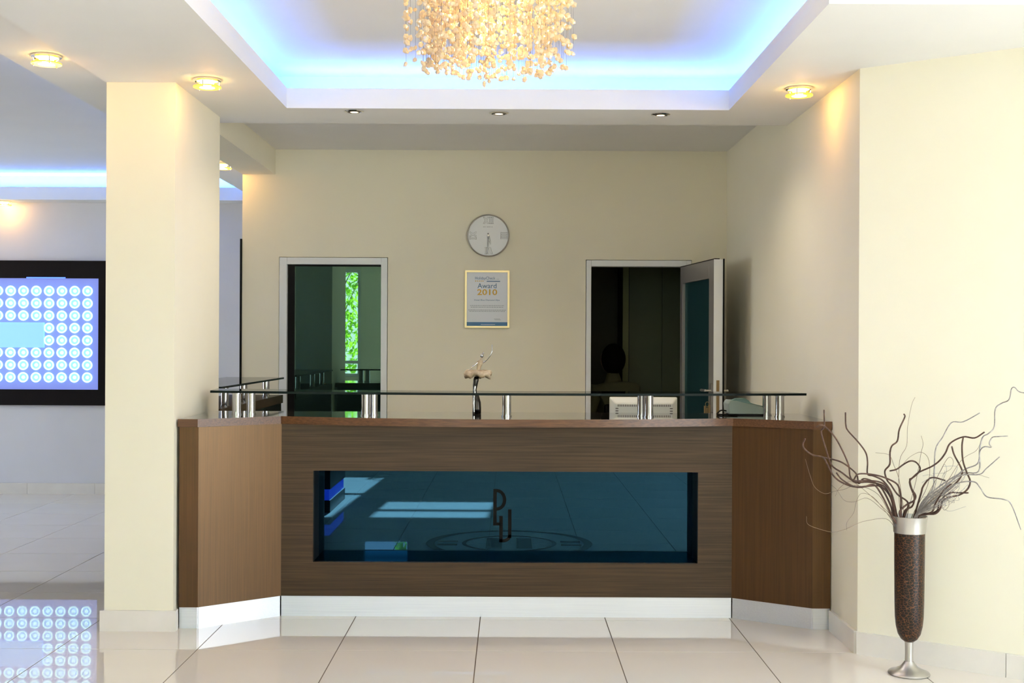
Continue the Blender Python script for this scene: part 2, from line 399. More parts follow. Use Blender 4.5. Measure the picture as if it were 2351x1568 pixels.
# blue light lines lying in the troughs
BLUE = (.10, .28, 1.0)
led('cove_light', (-.02, 6.72, 2.70), 2.5, .03, BLUE, 18)
led('cove_light', (-1.38, 4.2, 2.70), .03, 4.6, BLUE, 24)
led('cove_light', (1.36, 5.6, 2.70), .03, 2.3, BLUE, 17)
led('cove_light', (-4.9, 10.99, 2.785), 5.4, .03, (.07, .25, 1.0), 90)
led('cove_light', (-2.10, 7.5, 2.79), .03, 6.5, (.07, .25, 1.0), 60)

# skirting: porcelain strips set end to end
def skirting(name, p, q, h=.10, t=.016, seg=.61, off=0.):
    root = tag(empty(name, (p[0], p[1], 0)), kind=S)
    p, q = Vector((*p, 0)), Vector((*q, 0)); d = (q - p); L = d.length; d.normalize(); n = Vector((d.y, -d.x, 0))
    s = -off
    while s < L - .01:
        a, b = max(0, s) + .0012, min(L, s + seg) - .0012
        if b > a:
            v = [p + d * a, p + d * b, p + d * b + n * t, p + d * a + n * t]
            bm = bmesh.new(); prism(bm, [(w_.x, w_.y) for w_ in v], 0.0, h)
            obj('strip', bm, M['skirt'], root)
        s += seg
    return root
skirting('baseboard_pillar_front', (-1.973, 5.872), (-1.604, 5.872))
skirting('baseboard_pillar_right', (-1.622, 5.872), (-1.622, 5.905))
skirting('baseboard_right_side', (1.58, 5.94), (1.58, 5.507))
skirting('baseboard_right', (1.58, 5.507), (ex.x, ex.y), off=.02, seg=.665)
skirting('baseboard_left_room', (-7.9, YO), (-2.0, YO), off=.2, seg=.617)

# ------------------------------------------------------------------ doors in the back wall
d1 = tag(empty('door_1', ((DL[0] + DL[1]) / 2, YB, 0)), kind=S)
fx0, fx1, fz = DL[0] + .004, DL[1] - .004, DL[2] - .004
obj('door_frame', B((fx0, fx0 + .055, YB - .012, YB + .06, 0, fz), (fx1 - .045, fx1, YB - .012, YB + .06, 0, fz), (fx0 + .055, fx1 - .045, YB - .012, YB + .06, fz - .05, fz)), M['white_alu'], d1, bevel=.003)
obj('gasket', B((fx0 + .055, fx0 + .105, YB + .03, YB + .06, 0, fz - .05), (fx0 + .105, fx1 - .045, YB + .03, YB + .06, fz - .062, fz - .05)), M['black'], d1)
obj('glass_pane', B((fx0 + .105, fx1 - .045, YB + .040, YB + .048, 0, fz - .062)), M['doorglass'], d1)
d2 = tag(empty('door_2', ((DR[0] + DR[1]) / 2, YB, 0)), kind=S)
fx0, fx1, fz = DR[0] + .004, DR[1] - .004, DR[2] - .004
obj('door_frame', B((fx0, fx0 + .036, YB - .012, YB + .09, 0, fz), (fx1 - .036, fx1, YB - .012, YB + .09, 0, fz), (fx0 + .036, fx1 - .036, YB - .012, YB + .09, fz - .045, fz)), M['white_alu'], d2, bevel=.003)
# open leaf, swung out towards the counter
H = Vector((1.283, 8.86, 0)); a = Vector((1.385, 7.985, 0)); dv = (a - H); LW = dv.length; dv.normalize(); nv = Vector((dv.y, -dv.x, 0))
def leafbox(bm, s0, s1, t0, t1, z0, z1):
    ps = [H + dv * s0 + nv * t0, H + dv * s1 + nv * t0, H + dv * s1 + nv * t1, H + dv * s0 + nv * t1]
    return prism(bm, [(p_.x, p_.y) for p_ in ps], z0, z1)
LT = 1.955
bm = bmesh.new(); th = .045
leafbox(bm, 0, .07, 0, th, .02, LT); leafbox(bm, LW - .13, LW, 0, th, .02, LT); leafbox(bm, .07, LW - .13, 0, th, LT - .12, LT); leafbox(bm, .07, LW - .13, 0, th, .02, .20)
leaf = obj('door_leaf', bm, M['grey_alu'], d2, bevel=.002)
print('leaf normal', nv)
bm = bmesh.new(); leafbox(bm, .07, LW - .13, .016, .026, .20, LT - .12); obj('leaf_glass', bm, M['leafglass'], leaf)
bm = bmesh.new(); leafbox(bm, LW - .001, LW + .003, -.002, th + .004, .02, LT); leafbox(bm, LW - .06, LW, -.012, 0, .02, LT); obj('edge_profile', bm, M['white_alu'], leaf)
bm = bmesh.new(); leafbox(bm, LW - .002, LW + .006, -.022, -.0125, .02, LT + .004); leafbox(bm, 0, LW, 0.01, th, LT, LT + .006); obj('rubber_seal', bm, M['black'], leaf)
bm = bmesh.new(); leafbox(bm, LW + .003, LW + .006, .010, .030, .92, 1.16); obj('lock_plate', bm, M['brass'], leaf)
bm = bmesh.new()
for s in (1, -1):
    t0 = -.012 if s > 0 else th
    leafbox(bm, LW - .055, LW - .02, min(t0, t0 - s * .012), max(t0, t0 - s * .012), .95, 1.14)
    c = H + dv * (LW - .04) + nv * (t0 - s * .045) ; c0 = H + dv * (LW - .04) + nv * t0
    tube(bm, [(c0.x, c0.y, 1.09), (c.x, c.y, 1.09)], .009, seg=8)
    e = c - dv * .11; tube(bm, [(c.x, c.y, 1.09), (e.x, e.y, 1.09)], .009, seg=8)
obj('door_handle', bm, M['steel'], leaf)
kc = H + dv * (LW - .05) + nv * (th + .03)
kb = tag(obj('key_bunch', (lambda b: [tube(b, [(kc.x + .012 * math.cos(q), kc.y + .004, 1.0 + .016 * math.sin(q)) for q in [k * PI / 6 for k in range(13)]], .0022, seg=5),
      [prism(b, [(kc.x + dx, kc.y + dy), (kc.x + dx + .012, kc.y + dy), (kc.x + dx + .012, kc.y + dy + .003), (kc.x + dx, kc.y + dy + .003)], .925 + dz, .99 + dz) for dx, dy, dz in ((-.022, .0, 0), (-.006, .008, -.012), (.006, -.008, .006))], b][-1])(bmesh.new()), M['brass']),
      'bunch of brass keys hanging on the inside of the open glass door', 'keys')
obj('trim_1', B((-1.974, -1.9605, YB - .012, YB + .10, .75, 2.15)), M['black'])['kind'] = S

# dark office furniture behind the open door
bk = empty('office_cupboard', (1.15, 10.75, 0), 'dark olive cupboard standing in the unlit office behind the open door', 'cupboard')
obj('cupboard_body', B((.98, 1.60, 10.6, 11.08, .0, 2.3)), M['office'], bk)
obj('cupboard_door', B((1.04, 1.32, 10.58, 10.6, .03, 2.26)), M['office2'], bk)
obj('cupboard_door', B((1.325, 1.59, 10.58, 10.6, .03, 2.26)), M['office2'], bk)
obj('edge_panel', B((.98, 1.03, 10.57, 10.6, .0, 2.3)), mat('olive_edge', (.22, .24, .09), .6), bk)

# ------------------------------------------------------------------ reception counter
RC = empty('reception_counter', (0, 6.25, 0), 'long dark wood reception counter with a blue glass front panel and splayed ends', 'counter')
plan = [(-1.607, 5.915), (-1.514, 5.915), (-1.162, 6.195), (1.135, 6.195), (1.487, 5.955), (1.576, 5.955)]
def wallseg(bm, p, q, t, z0, z1, inset=0.):
    p, q = Vector((*p, 0)), Vector((*q, 0)); d = (q - p).normalized(); n = Vector((-d.y, d.x, 0))   # inward (+Y)
    v = [p + n * inset, q + n * inset, q + n * (inset + t), p + n * (inset + t)]
    prism(bm, [(k.x, k.y) for k in v], z0, z1); return bm
for i, nm in enumerate(('end_panel', 'side_panel', None, 'side_panel', 'end_panel')):
    bm = bmesh.new()
    if nm: wallseg(bm, plan[i], plan[i + 1], .03, .105, .982); obj(nm, bm, M['wood_v'], RC)
    bm = bmesh.new(); wallseg(bm, plan[i], plan[i + 1], .02, 0, .1045, .010); obj('plinth', bm, M['plinth'], RC, label='brushed aluminium kick plate')
hx0, hx1, hz0, hz1 = -1.0, .962, .278, .744
x0, x1, y0 = plan[2][0], plan[3][0], 6.195
bm = B((x0, hx0, y0, y0 + .03, .105, .982), (hx1, x1, y0, y0 + .03, .105, .982), (hx0, hx1, y0, y0 + .03, hz1, .982), (hx0, hx1, y0, y0 + .03, .105, hz0))
obj('front_panel', bm, M['wood_h'], RC)
YG = 6.385
obj('window_liner', B((hx0 - .01, hx0, y0 + .03, YG + .02, hz0, hz1), (hx1, hx1 + .01, y0 + .03, YG + .02, hz0, hz1), (hx0, hx1, y0 + .03, YG + .02, hz1, hz1 + .01)), M['black'], RC)
obj('window_ledge', B((hx0, hx1, y0 + .03, YG, hz0 - .008, hz0)), M['ledgeglass'], RC)
obj('glass_panel', B((hx0, hx1, YG, YG + .012, hz0, hz1)), M['blueglass'], RC, label='dark blue mirror glass panel')
# etched monogram on the glass: an upper letter and a second one hanging from it
bm = bmesh.new()
ye = YG - .003
def bar(x0, x1, z0, z1): box(bm, x0, x1, ye, YG - .0003, z0, z1)
def arc(cx, cz, r0x, r0z, w_, a0, a1, n=10):
    for k in range(n):
        q0, q1 = a0 + (a1 - a0) * k / n, a0 + (a1 - a0) * (k + 1) / n
        v = [(cx + (r0x - s) * math.cos(q), cz + (r0z - s) * math.sin(q)) for q, s in ((q0, 0), (q1, 0), (q1, w_), (q0, w_))]
        A = [bm.verts.new((x, ye, z)) for x, z in v]; C = [bm.verts.new((x, YG - .0003, z)) for x, z in v]
        bm.faces.new(A); bm.faces.new(C)
        for j in range(4): bm.faces.new((A[j], A[(j + 1) % 4], C[(j + 1) % 4], C[j]))
bar(-.084, -.066, .455, .632); arc(-.066, .575, .050, .057, .017, PI / 2, -PI / 2); bar(-.084, -.045, .440, .456)
bar(-.052, -.034, .352, .490); bar(-.006, .012, .375, .525); arc(-.030, .392, .042, .040, .017, 0, -PI / 2); bar(-.052, -.028, .352, .369)
obj('monogram', bm, M['emblem'], RC, label='dark monogram of two interlocked letters')
# worktop with bowed front
front = [(-1.612, 5.905), (-1.516, 5.905), (-1.162, 6.175)]
for k in range(1, 24):
    t = k / 24; front.append((-1.162 + 2.297 * t, 6.175 - .185 * (1 - (2 * t - 1) ** 2)))
front += [(1.135, 6.175), (1.488, 5.942), (1.577, 5.942), (1.577, 6.62), (-1.612, 6.62)]
bm = bmesh.new(); prism(bm, front, .983, 1.022, side=0, cap=1)
obj('worktop', bm, [M['wood_top'], M['top_gloss']], RC)
obj('back_panel', B((-1.60, 1.57, 6.58, 6.60, 0, .983)), M['darkwood'], RC)
# glass shelf on chrome posts
GZ = 1.135
gp = []
for k in range(25):
    t = k / 24; gp.append((-1.545 + 3.075 * t, 6.265 - .165 * (1 - (2 * t - 1) ** 2)))
back = [(1.45, 6.47), (1.0, 6.43), (0, 6.37), (-.9, 6.40), (-1.35, 6.50), (-1.575, 6.55)]
bm = bmesh.new(); prism(bm, gp + back, GZ, GZ + .012, side=1, cap=0)
obj('glass_shelf', bm, [M['glass'], M['glass_edge']], RC, label='narrow glass shelf raised on chrome posts')
def post(x, y, parent, z0=1.0222, z1=GZ, r=.0225):
    bm = bmesh.new(); lathe(bm, [(0, z0), (r * 1.15, z0), (r * 1.15, z0 + .006), (r, z0 + .006), (r, z1 - .004), (r * 1.35, z1 - .004), (r * 1.35, z1 - .0005), (0, z1 - .0005)], (x, y, 0), 24)
    return obj('support_post', bm, M['postchrome'], parent, sharp=True)
for px, y in ((544, 6.29), (577, 6.33), (840, 6.25), (857.5, 6.31), (1164, 6.24), (1474, 6.31), (1490.5, 6.25), (1761, 6.43), (1791, 6.31)):
    o = post((px - 1171) * y / F, y, RC)

# return wing beside the pillar
RW = empty('return_counter', (-1.82, 7.7, 0), 'black return counter with raised glass shelf running back beside the pillar', 'counter')
obj('body', B((-2.0, -1.625, 6.80, 8.64, 0, .965)), M['darkwood'], RW)
obj('worktop', B((-2.02, -1.615, 6.79, 8.655, .965, 1.022)), M['wood_h'], RW)
bm = bmesh.new(); prism(bm, [(-2.02, 6.79), (-1.61, 6.79), (-1.61, 8.66), (-2.02, 8.66)], GZ, GZ + .012, side=1, cap=0)
obj('glass_shelf', bm, [M['glass'], M['glass_edge']], RW)
for y in (7.1, 7.6, 8.3):
    o = post(-1.665, y, RW)

# staff desk behind the counter (carries the monitor)
SD = empty('staff_desk', (.7, 7.0, 0), 'low staff desk behind the counter carrying the monitor', 'desk')
obj('desk_top', B((.1, 1.3, 6.62, 7.3, .72, .75)), M['wood_h'], SD)
for x in (.12, 1.25): obj('desk_side', B((x, x + .03, 6.64, 7.26, 0, .72)), M['darkwood'], SD)

# monitor seen from behind
MO = empty('computer_monitor', (.752, 6.86, .75), 'ivory computer monitor seen from behind, standing below the glass shelf', 'monitor')
mx0, mx1, mzt, my = .562, .942, 1.098, 6.80
bm = bmesh.new()
A = [(mx0, mzt - .30), (mx1, mzt - .30), (mx1, mzt), (mx0, mzt)]; Q = [(mx0 + .028, mzt - .27), (mx1 - .028, mzt - .27), (mx1 - .028, mzt - .034), (mx0 + .028, mzt - .034)]
va = [bm.verts.new((x, my + .03, z)) for x, z in A]; vf = [bm.verts.new((x, my + .06, z)) for x, z in A]; vq = [bm.verts.new((x, my, z)) for x, z in Q]
for i in range(4):
    j = (i + 1) % 4; bm.faces.new((va[i], va[j], vq[j], vq[i])); bm.faces.new((vf[i], vf[j], va[j], va[i]))
bm.faces.new(vq); bm.faces.new(vf)
obj('housing', bm, M['ivory'], MO, bevel=.006)
bm = bmesh.new()
n = 30
for k in range(n):                                     # top vent row lies on the sloping shoulder
    x = mx0 + .045 + (mx1 - mx0 - .09) * k / (n - 1); box(bm, x - .0022, x + .0022, my - .001, my + .004, mzt - .052, mzt - .040)
for s in (0, 1):
    for k in range(12):
        z = mzt - .062 - k * .014; xx = mx0 + .030 if s == 0 else mx1 - .046
        box(bm, xx, xx + .016, my - .001, my + .004, z - .0025, z + .0025)
obj('vents', bm, M['slot'], MO)
bm = bmesh.new(); box(bm, .70, .80, my + .012, my + .05, .765, mzt - .2); cyl(bm, (.752, my + .06), .11, .75, .768, 28); obj('stand', bm, M['ivory'], MO)

# desk telephone on the worktop
TP = empty('desk_telephone', (1.26, 6.5, 1.022), 'grey green desk telephone on the right end of the worktop', 'telephone')
def sidepoly(bm, pts, y0, y1):
    a = [bm.verts.new((x, y0, z)) for x, z in pts]; b_ = [bm.verts.new((x, y1, z)) for x, z in pts]
    bm.faces.new(a); bm.faces.new(b_); n = len(pts)
    for i in range(n): bm.faces.new((a[i], a[(i + 1) % n], b_[(i + 1) % n], b_[i]))
    return bm
z0 = 1.0225
obj('base', sidepoly(bmesh.new(), [(1.160, z0 + .006), (1.375, z0 + .006), (1.383, z0 + .030), (1.30, z0 + .052), (1.20, z0 + .076), (1.168, z0 + .078), (1.156, z0 + .060)], 6.42, 6.58), M['sage'], TP, bevel=.004)
obj('foot', B((1.17, 1.36, 6.43, 6.57, z0, z0 + .006)), M['black'], TP)
obj('handset', sidepoly(bmesh.new(), [(1.165, z0 + .074), (1.20, z0 + .088), (1.245, z0 + .090), (1.262, z0 + .080), (1.275, z0 + .066), (1.30, z0 + .058), (1.375, z0 + .042), (1.384, z0 + .034), (1.30, z0 + .054), (1.20, z0 + .073)], 6.43, 6.48), M['sage2'], TP, bevel=.005)
bm = bmesh.new()
for i in range(3):
    for j in range(4):
        x = 1.275 + j * .024; zz = z0 + .052 - (x - 1.30) * .25
        box(bm, x - .008, x + .008, 6.50 + i * .022, 6.515 + i * .022, zz, zz + .006)
obj('keypad', bm, M['ivory'], TP)
bm = bmesh.new(); tube(bm, smooth_path([(1.165, 6.50, z0 + .018), (1.13, 6.49, z0 + .022), (1.108, 6.46, z0 + .012), (1.10, 6.44, z0 + .004), (1.12, 6.41, z0 + .004), (1.2, 6.40, z0 + .004)]), .004); obj('cord', bm, M['black'], TP, smooth=True)

# ballerina figurine
SX, SY, SZ = -.174, 6.45, 1.0225
FG = empty('ballerina_figurine', (SX, SY, SZ), 'small dark bronze ballerina statuette with beige tutu standing on the worktop', 'figurine')
k = .373 / 166.
def fz(y): return SZ + (952 - y) * k
def fx(x): return SX + (x - 1095) * k
bm = bmesh.new()
def loft(bm, rows, seg=14):
    rings = [[bm.verts.new((cx + rx * math.cos(2 * PI * q / seg), SY + oy + ry * math.sin(2 * PI * q / seg), z)) for q in range(seg)] for cx, z, rx, ry, oy in rows]
    for a, b_ in zip(rings, rings[1:]):
        for q in range(seg): bm.faces.new((a[q], a[(q + 1) % seg], b_[(q + 1) % seg], b_[q]))
    bm.faces.new(rings[0][::-1]); bm.faces.new(rings[-1])
loft(bm, [(fx(1094.5), fz(952), .0225, .02, 0), (fx(1094.8), fz(940), .0225, .019, 0), (fx(1094.5), fz(925), .0215, .018, 0), (fx(1092), fz(908), .0165, .014, 0), (fx(1090.5), fz(902), .0125, .012, 0), (fx(1089.5), fz(895), .010, .011, 0), (fx(1090.5), fz(885), .0125, .0125, 0), (fx(1092.5), fz(872), .0145, .014, 0), (fx(1094), fz(864), .012, .012, 0)])
obj('legs', bm, M['bronze'], FG, smooth=True)
bm = bmesh.new(); tube(bm, smooth_path([(fx(1089), SY - .016, fz(951)), (fx(1088), SY - .018, fz(930)), (fx(1089), SY - .013, fz(905)), (fx(1091), SY - .012, fz(885))]), .004, .005, 8); obj('leg_highlight', bm, M['silver'], FG, smooth=True)  # silver strip modelled along the leg in place of a glint
bm = bmesh.new(); seg = 48; rings = []
for r, dz in ((.010, .022), (.024, .018), (.046, .016), (.064, .012), (.073, .0), (.070, -.016), (.055, -.014), (.030, -.006), (.010, -.002)):
    ring = []
    for q in range(seg):
        a = 2 * PI * q / seg; wv = math.sin(a * 7 + 1) * .008 * (r / .07) + math.sin(a * 3) * .005 * (r / .07)
        ring.append(bm.verts.new((fx(1097) + r * (1 + .06 * math.sin(a * 9)) * math.cos(a), SY + .8 * r * math.sin(a), fz(858) + dz + wv)))
    rings.append(ring)
for a, b_ in zip(rings, rings[1:]):
    for q in range(seg): bm.faces.new((a[q], a[(q + 1) % seg], b_[(q + 1) % seg], b_[q]))
bm.faces.new(rings[0]); bm.faces.new(rings[-1])
obj('tutu', bm, M['tutu'], FG, smooth=True)
bm = bmesh.new(); loft(bm, [(fx(1096.5), fz(856), .0145, .011, 0), (fx(1098), fz(847), .0105, .009, 0), (fx(1100), fz(838), .0135, .010, 0), (fx(1101.5), fz(829), .0165, .009, 0), (fx(1104), fz(824), .006, .005, 0), (fx(1106), fz(819), .004, .004, 0)]); obj('torso', bm, M['tutu'], FG, smooth=True)
bm = bmesh.new(); bmesh.ops.create_uvsphere(bm, u_segments=14, v_segments=10, radius=.0098, matrix=Matrix.Translation((fx(1106), SY, fz(815))) @ Matrix.Diagonal((.9, .95, 1.12, 1)))
bmesh.ops.create_uvsphere(bm, u_segments=8, v_segments=6, radius=.0045, matrix=Matrix.Translation((fx(1109.5), SY + .003, fz(809)))); obj('head', bm, M['postchrome'], FG, smooth=True)
bm = bmesh.new(); tube(bm, smooth_path([(fx(1108), SY, fz(831)), (fx(1113), SY, fz(828)), (fx(1122), SY - .004, fz(819)), (fx(1128.5), SY - .006, fz(809)), (fx(1130.5), SY - .004, fz(800)), (fx(1129.6), SY, fz(789))]), .0048, .0018, 8); obj('arm', bm, M['postchrome'], FG, smooth=True)
bm = bmesh.new(); tube(bm, smooth_path([(fx(1100), SY, fz(828)), (fx(1093), SY - .006, fz(834)), (fx(1083), SY - .012, fz(842)), (fx(1074), SY - .01, fz(851))]), .0042, .002, 8); obj('arm', bm, M['postchrome'], FG, smooth=True)

# ------------------------------------------------------------------ wall clock and framed certificate
CX, CZ, CR = -.162, 2.181, .155
CK = empty('wall_clock', (CX, YB, CZ), 'round silver wall clock with Roman numerals above the certificate', 'clock')
bm = bmesh.new(); lathe(bm, [(0, -.001), (CR, -.001), (CR, -.022), (CR - .007, -.026), (CR - .010, -.016), (CR - .010, -.002)], (CX, YB, CZ), 64, axis='Y'); obj('rim', bm, M['steel'], CK, smooth=False)
bm = bmesh.new(); lathe(bm, [(0, -.016), (CR - .009, -.016), (CR - .009, -.003), (0, -.003)], (CX, YB, CZ), 64, axis='Y'); obj('dial', bm, M['dial'], CK)
def outline(bm, pts, c, ang, s, y, r=.0011):
    ca, sa = math.cos(ang), math.sin(ang); P = [(c[0] + (x * ca - z * sa) * s, y, c[1] + (x * sa + z * ca) * s) for x, z in pts]
    tube(bm, P + [P[0]], r, seg=4)
def glyphs(s):
    """outlined slab numerals, unit height"""
    I = lambda x: [(x - .16, .5), (x + .16, .5), (x + .16, .42), (x + .09, .42), (x + .09, -.42), (x + .16, -.42), (x + .16, -.5), (x - .16, -.5), (x - .16, -.42), (x - .09, -.42), (x - .09, .42), (x - .16, .42)]
    X = lambda x: [(x - .42, .5), (x - .20, .5), (x, .14), (x + .20, .5), (x + .42, .5), (x + .12, 0), (x + .42, -.5), (x + .20, -.5), (x, -.14), (x - .20, -.5), (x - .42, -.5), (x - .12, 0)]
    V = lambda x: [(x - .40, .5), (x - .18, .5), (x, -.2), (x + .18, .5), (x + .40, .5), (x + .10, -.5), (x - .10, -.5)]
    wd = {'I': .36, 'X': .88, 'V': .84}; tot = sum(wd[c] for c in s); x = -tot / 2; out = []
    for c in s: out.append({'I': I, 'X': X, 'V': V}[c](x + wd[c] / 2)); x += wd[c]
    return out
for s, dx, dz, ang in (('XII', 0, .111, 0), ('III', .115, 0, -PI / 2), ('VI', .003, -.110, PI), ('IX', -.112, .001, PI / 2)):
    bm = bmesh.new()
    for g in glyphs(s): outline(bm, g, (CX + dx, CZ + dz), ang, .048, YB - .0168)
    obj('numeral', bm, M['dialline'], CK)
bm = bmesh.new()
for x in (-.034, -.024, -.008, .002, .012, .026): box(bm, CX + x - .003, CX + x + .003, YB - .0172, YB - .0162, CZ + .062, CZ + .0655)
obj('small_print', bm, M['greyprint'], CK)
def hand(name, ang, L, w_, y):
    bm = bmesh.new(); ca, sa = math.cos(ang), math.sin(ang)
    pts = [(-.002, -.018), (w_, 0), (w_ * .9, L * .6), (0, L), (-w_ * .9, L * .6), (-w_, 0), (.002, -.018)]
    outline(bm, pts, (CX, CZ), ang, 1., y, .0014)
    obj(name, bm, M['dialline'], CK)
hand('hour_hand', PI + .26, .070, .0055, YB - .020); hand('minute_hand', PI - .02, .108, .0042, YB - .022)
bm = bmesh.new(); lathe(bm, [(0, -.026), (.007, -.026), (.007, -.017), (0, -.017)], (CX, YB, CZ), 16, axis='Y'); obj('hub', bm, M['steel'], CK)

px0, px1, pz0, pz1 = -.331, -.006, 1.508, 1.927
PF = empty('framed_certificate', ((px0 + px1) / 2, YB, (pz0 + pz1) / 2), 'gold framed award certificate hanging under the clock', 'certificate')
fw = .014
for q in ((px0, px1, pz0, pz0 + fw), (px0, px1, pz1 - fw, pz1), (px0, px0 + fw, pz0 + fw, pz1 - fw), (px1 - fw, px1, pz0 + fw, pz1 - fw)):
    obj('frame_rail', B((q[0], q[1], YB - .022, YB - .0005, q[2], q[3])), M['gold'], PF)
obj('paper', B((px0 + fw, px1 - fw, YB - .012, YB - .003, pz0 + fw, pz1 - fw)), M['paper'], PF)
obj('blue_band', B((px0 + fw, px1 - fw, YB - .0126, YB - .0119, pz0 + fw, pz0 + fw + .028)), M['navyband'], PF)
yt = YB - .0129; pcx = (px0 + px1) / 2; W_ = px1 - px0; HH = pz1 - pz0
def pz(f): return pz1 - f * HH
text('heading', 'HolidayCheck', .030, pcx - .016, yt, pz(.158), M['navy'], PF, width=.146)
text('heading', '.com', .012, pcx + .075, yt, pz(.158), M['greyprint'], PF)
text('award_word', 'Award', .052, pcx, yt, pz(.308), M['navy'], PF, width=.138)
text('award_year', '2010', .058, pcx, yt, pz(.425), M['ochre'], PF, width=.146, bold=.0012)
text('hotel_line', 'Hotel Blue Diamond Alya', .0165, pcx - .002, yt, pz(.528), M['navy'], PF, width=.185)
bm = bmesh.new()
for k_ in range(5):                                    # row of little suns / stars under the heading
    xc = pcx - .085 + k_ * .0135; bmesh.ops.create_circle(bm, cap_ends=True, radius=.0042, segments=8, matrix=Matrix.Translation((xc, yt, pz(.185))) @ Matrix.Rotation(PI / 2, 4, 'X'))
obj('rating_marks', bm, M['ochre'], PF)
bm = bmesh.new(); box(bm, pcx - .004, pcx + .094, yt, yt + .0003, pz(.196), pz(.182)); obj('caption_bar', bm, M['navy'], PF)
bm = bmesh.new(); rr = random.Random(3)
for f, w0 in ((.612, .25), (.64, .24), (.69, .275), (.712, .26)):
    x = pcx - w0 / 2
    while x < pcx + w0 / 2:
        L = rr.uniform(.006, .018); box(bm, x, min(x + L, pcx + w0 / 2), yt, yt + .0003, pz(f) - .0018, pz(f) + .0018); x += L + .003
for f, xa in ((.845, .05), (.86, .055)):
    box(bm, pcx + xa, pcx + xa + .045, yt, yt + .0003, pz(f) - .0012, pz(f) + .0012)
tag(obj('body_text', bm, M['greyprint'], PF), kind='stuff')
bm = bmesh.new(); x = pcx - .045
while x < pcx + .05: box(bm, x, x + .008, yt - .0002, yt, pz0 + fw + .009, pz0 + fw + .0125); x += .0105
obj('band_text', bm, M['whiteprint'], PF)

# ------------------------------------------------------------------ lit wall panel in the left room
YP = YO
LP = empty('light_panel', (-4.6, YP, 1.46), 'large black framed blue light panel with rows of round lamps on the left wall', 'light panel')
ox1, oz0, oz1 = -3.676, .812, 2.128; ix1, iz0, iz1 = -3.745, .955, 1.968; ox0, ix0 = -5.62, -5.48
for q in ((ox0, ox1, iz1, oz1), (ox0, ox1, oz0, iz0), (ix1, ox1, iz0, iz1), (ox0, ix0, iz0, iz1)):
    obj('frame_rail', B((q[0], q[1], YP - .05, YP - .001, q[2], q[3])), M['framewood'], LP)
obj('backlit_board', B((ix0, ix1, YP - .02, YP - .002, iz0, iz1)), M['panelglow'], LP)
obj('plate', B((ix0 + .35, -4.243, YP - .045, YP - .0202, 1.336, 1.566)), M['plateglow'], LP, label='plain glowing blue plate')
bm = bmesh.new(); box(bm, -4.40, -4.045, YP - .052, YP - .0505, iz1 - .001, iz1 + .009); obj('edge_light', bm, M['bluelit'], LP)
lb = bmesh.new()
lathe(lb, [(0, 0), (.044, 0), (.047, -.014), (.038, -.016), (.034, -.010)], (0, 0, 0), 20, 0, 'Y')
lathe(lb, [(.034, -.010), (.026, -.006), (.016, -.004)], (0, 0, 0), 20, 1, 'Y')
lathe(lb, [(.016, -.004), (.014, -.014), (.006, -.018), (0, -.018)], (0, 0, 0), 20, 0, 'Y')
bmesh.ops.recalc_face_normals(lb, faces=lb.faces)
lamp_me = bpy.data.meshes.new('reflector_lamp'); lb.to_mesh(lamp_me); lb.free(); lamp_me.materials.append(M['lampglow']); lamp_me.materials.append(M['lampdim'])
for c in range(14):
    for r_ in range(8):
        x = -3.850 - c * .1168; z = 1.853 - r_ * .1125
        if r_ in (3, 4) and 4 <= c <= 10: continue
        put('reflector_lamp', lamp_me, Vector((x, YP - .0203, z)) - wloc(LP), LP)

# ------------------------------------------------------------------ ceiling lamps
def lamp_a(x, y, zc, rot, label, energy=2.6):
    """surface halogen: chrome ring, three studs, glass disc hung below a bulb"""
    root = empty('glass_downlight', (x, y, zc), label, 'ceiling light', 'halogen lights with a hung glass disc')
    bm = bmesh.new(); lathe(bm, [(.050, zc - .0005), (.066, zc - .0005), (.066, zc - .008), (.058, zc - .013), (.050, zc - .008), (.050, zc - .0005)], (x, y, 0), 32); obj('ring', bm, M['chrome'], root, smooth=False)
    bm = bmesh.new(); lathe(bm, [(.049, zc - .004), (.034, zc - .010), (.030, zc - .026), (.0, zc - .029)], (x, y, 0), 24); obj('bulb', bm, M['bulb'], root, smooth=True)
    bm = bmesh.new(); lathe(bm, [(.036, zc - .034), (.066, zc - .034), (.066, zc - .040), (.036, zc - .040)], (x, y, 0), 32, 0); lathe(bm, [(.036, zc - .040), (0, zc - .040)], (x, y, 0), 32, 1); lathe(bm, [(.036, zc - .034), (0, zc - .034)], (x, y, 0), 32, 1); obj('glass_disc', bm, [M['lampglass'], M['bulb']], root)
    for q in range(3):
        a = rot + 2 * PI * q / 3; bm = bmesh.new(); cyl(bm, (x + .058 * math.cos(a), y + .058 * math.sin(a)), .003, zc - .046, zc - .010, 8); obj('stud', bm, M['chrome'], root)
    point((x, y, zc - .050), root, (1.0, .44, .08), energy, .02)
    return root
lamp_a(-1.451, 5.80, 2.65, .4, 'lit glass disc ceiling light in front of the pillar')
lamp_a(1.405, 5.93, 2.65, 2.2, 'lit glass disc ceiling light near the right wall')
lamp_a(-2.085, 5.45, 2.678, 1.1, 'lit glass disc ceiling light at the upper left, left of the pillar')
lamp_a(-2.07, 8.72, 2.678, .2, 'lit ceiling light half hidden behind the pillar')
lamp_a(-4.58, 10.985, 2.66, .9, 'lit ceiling light above the blue light panel')
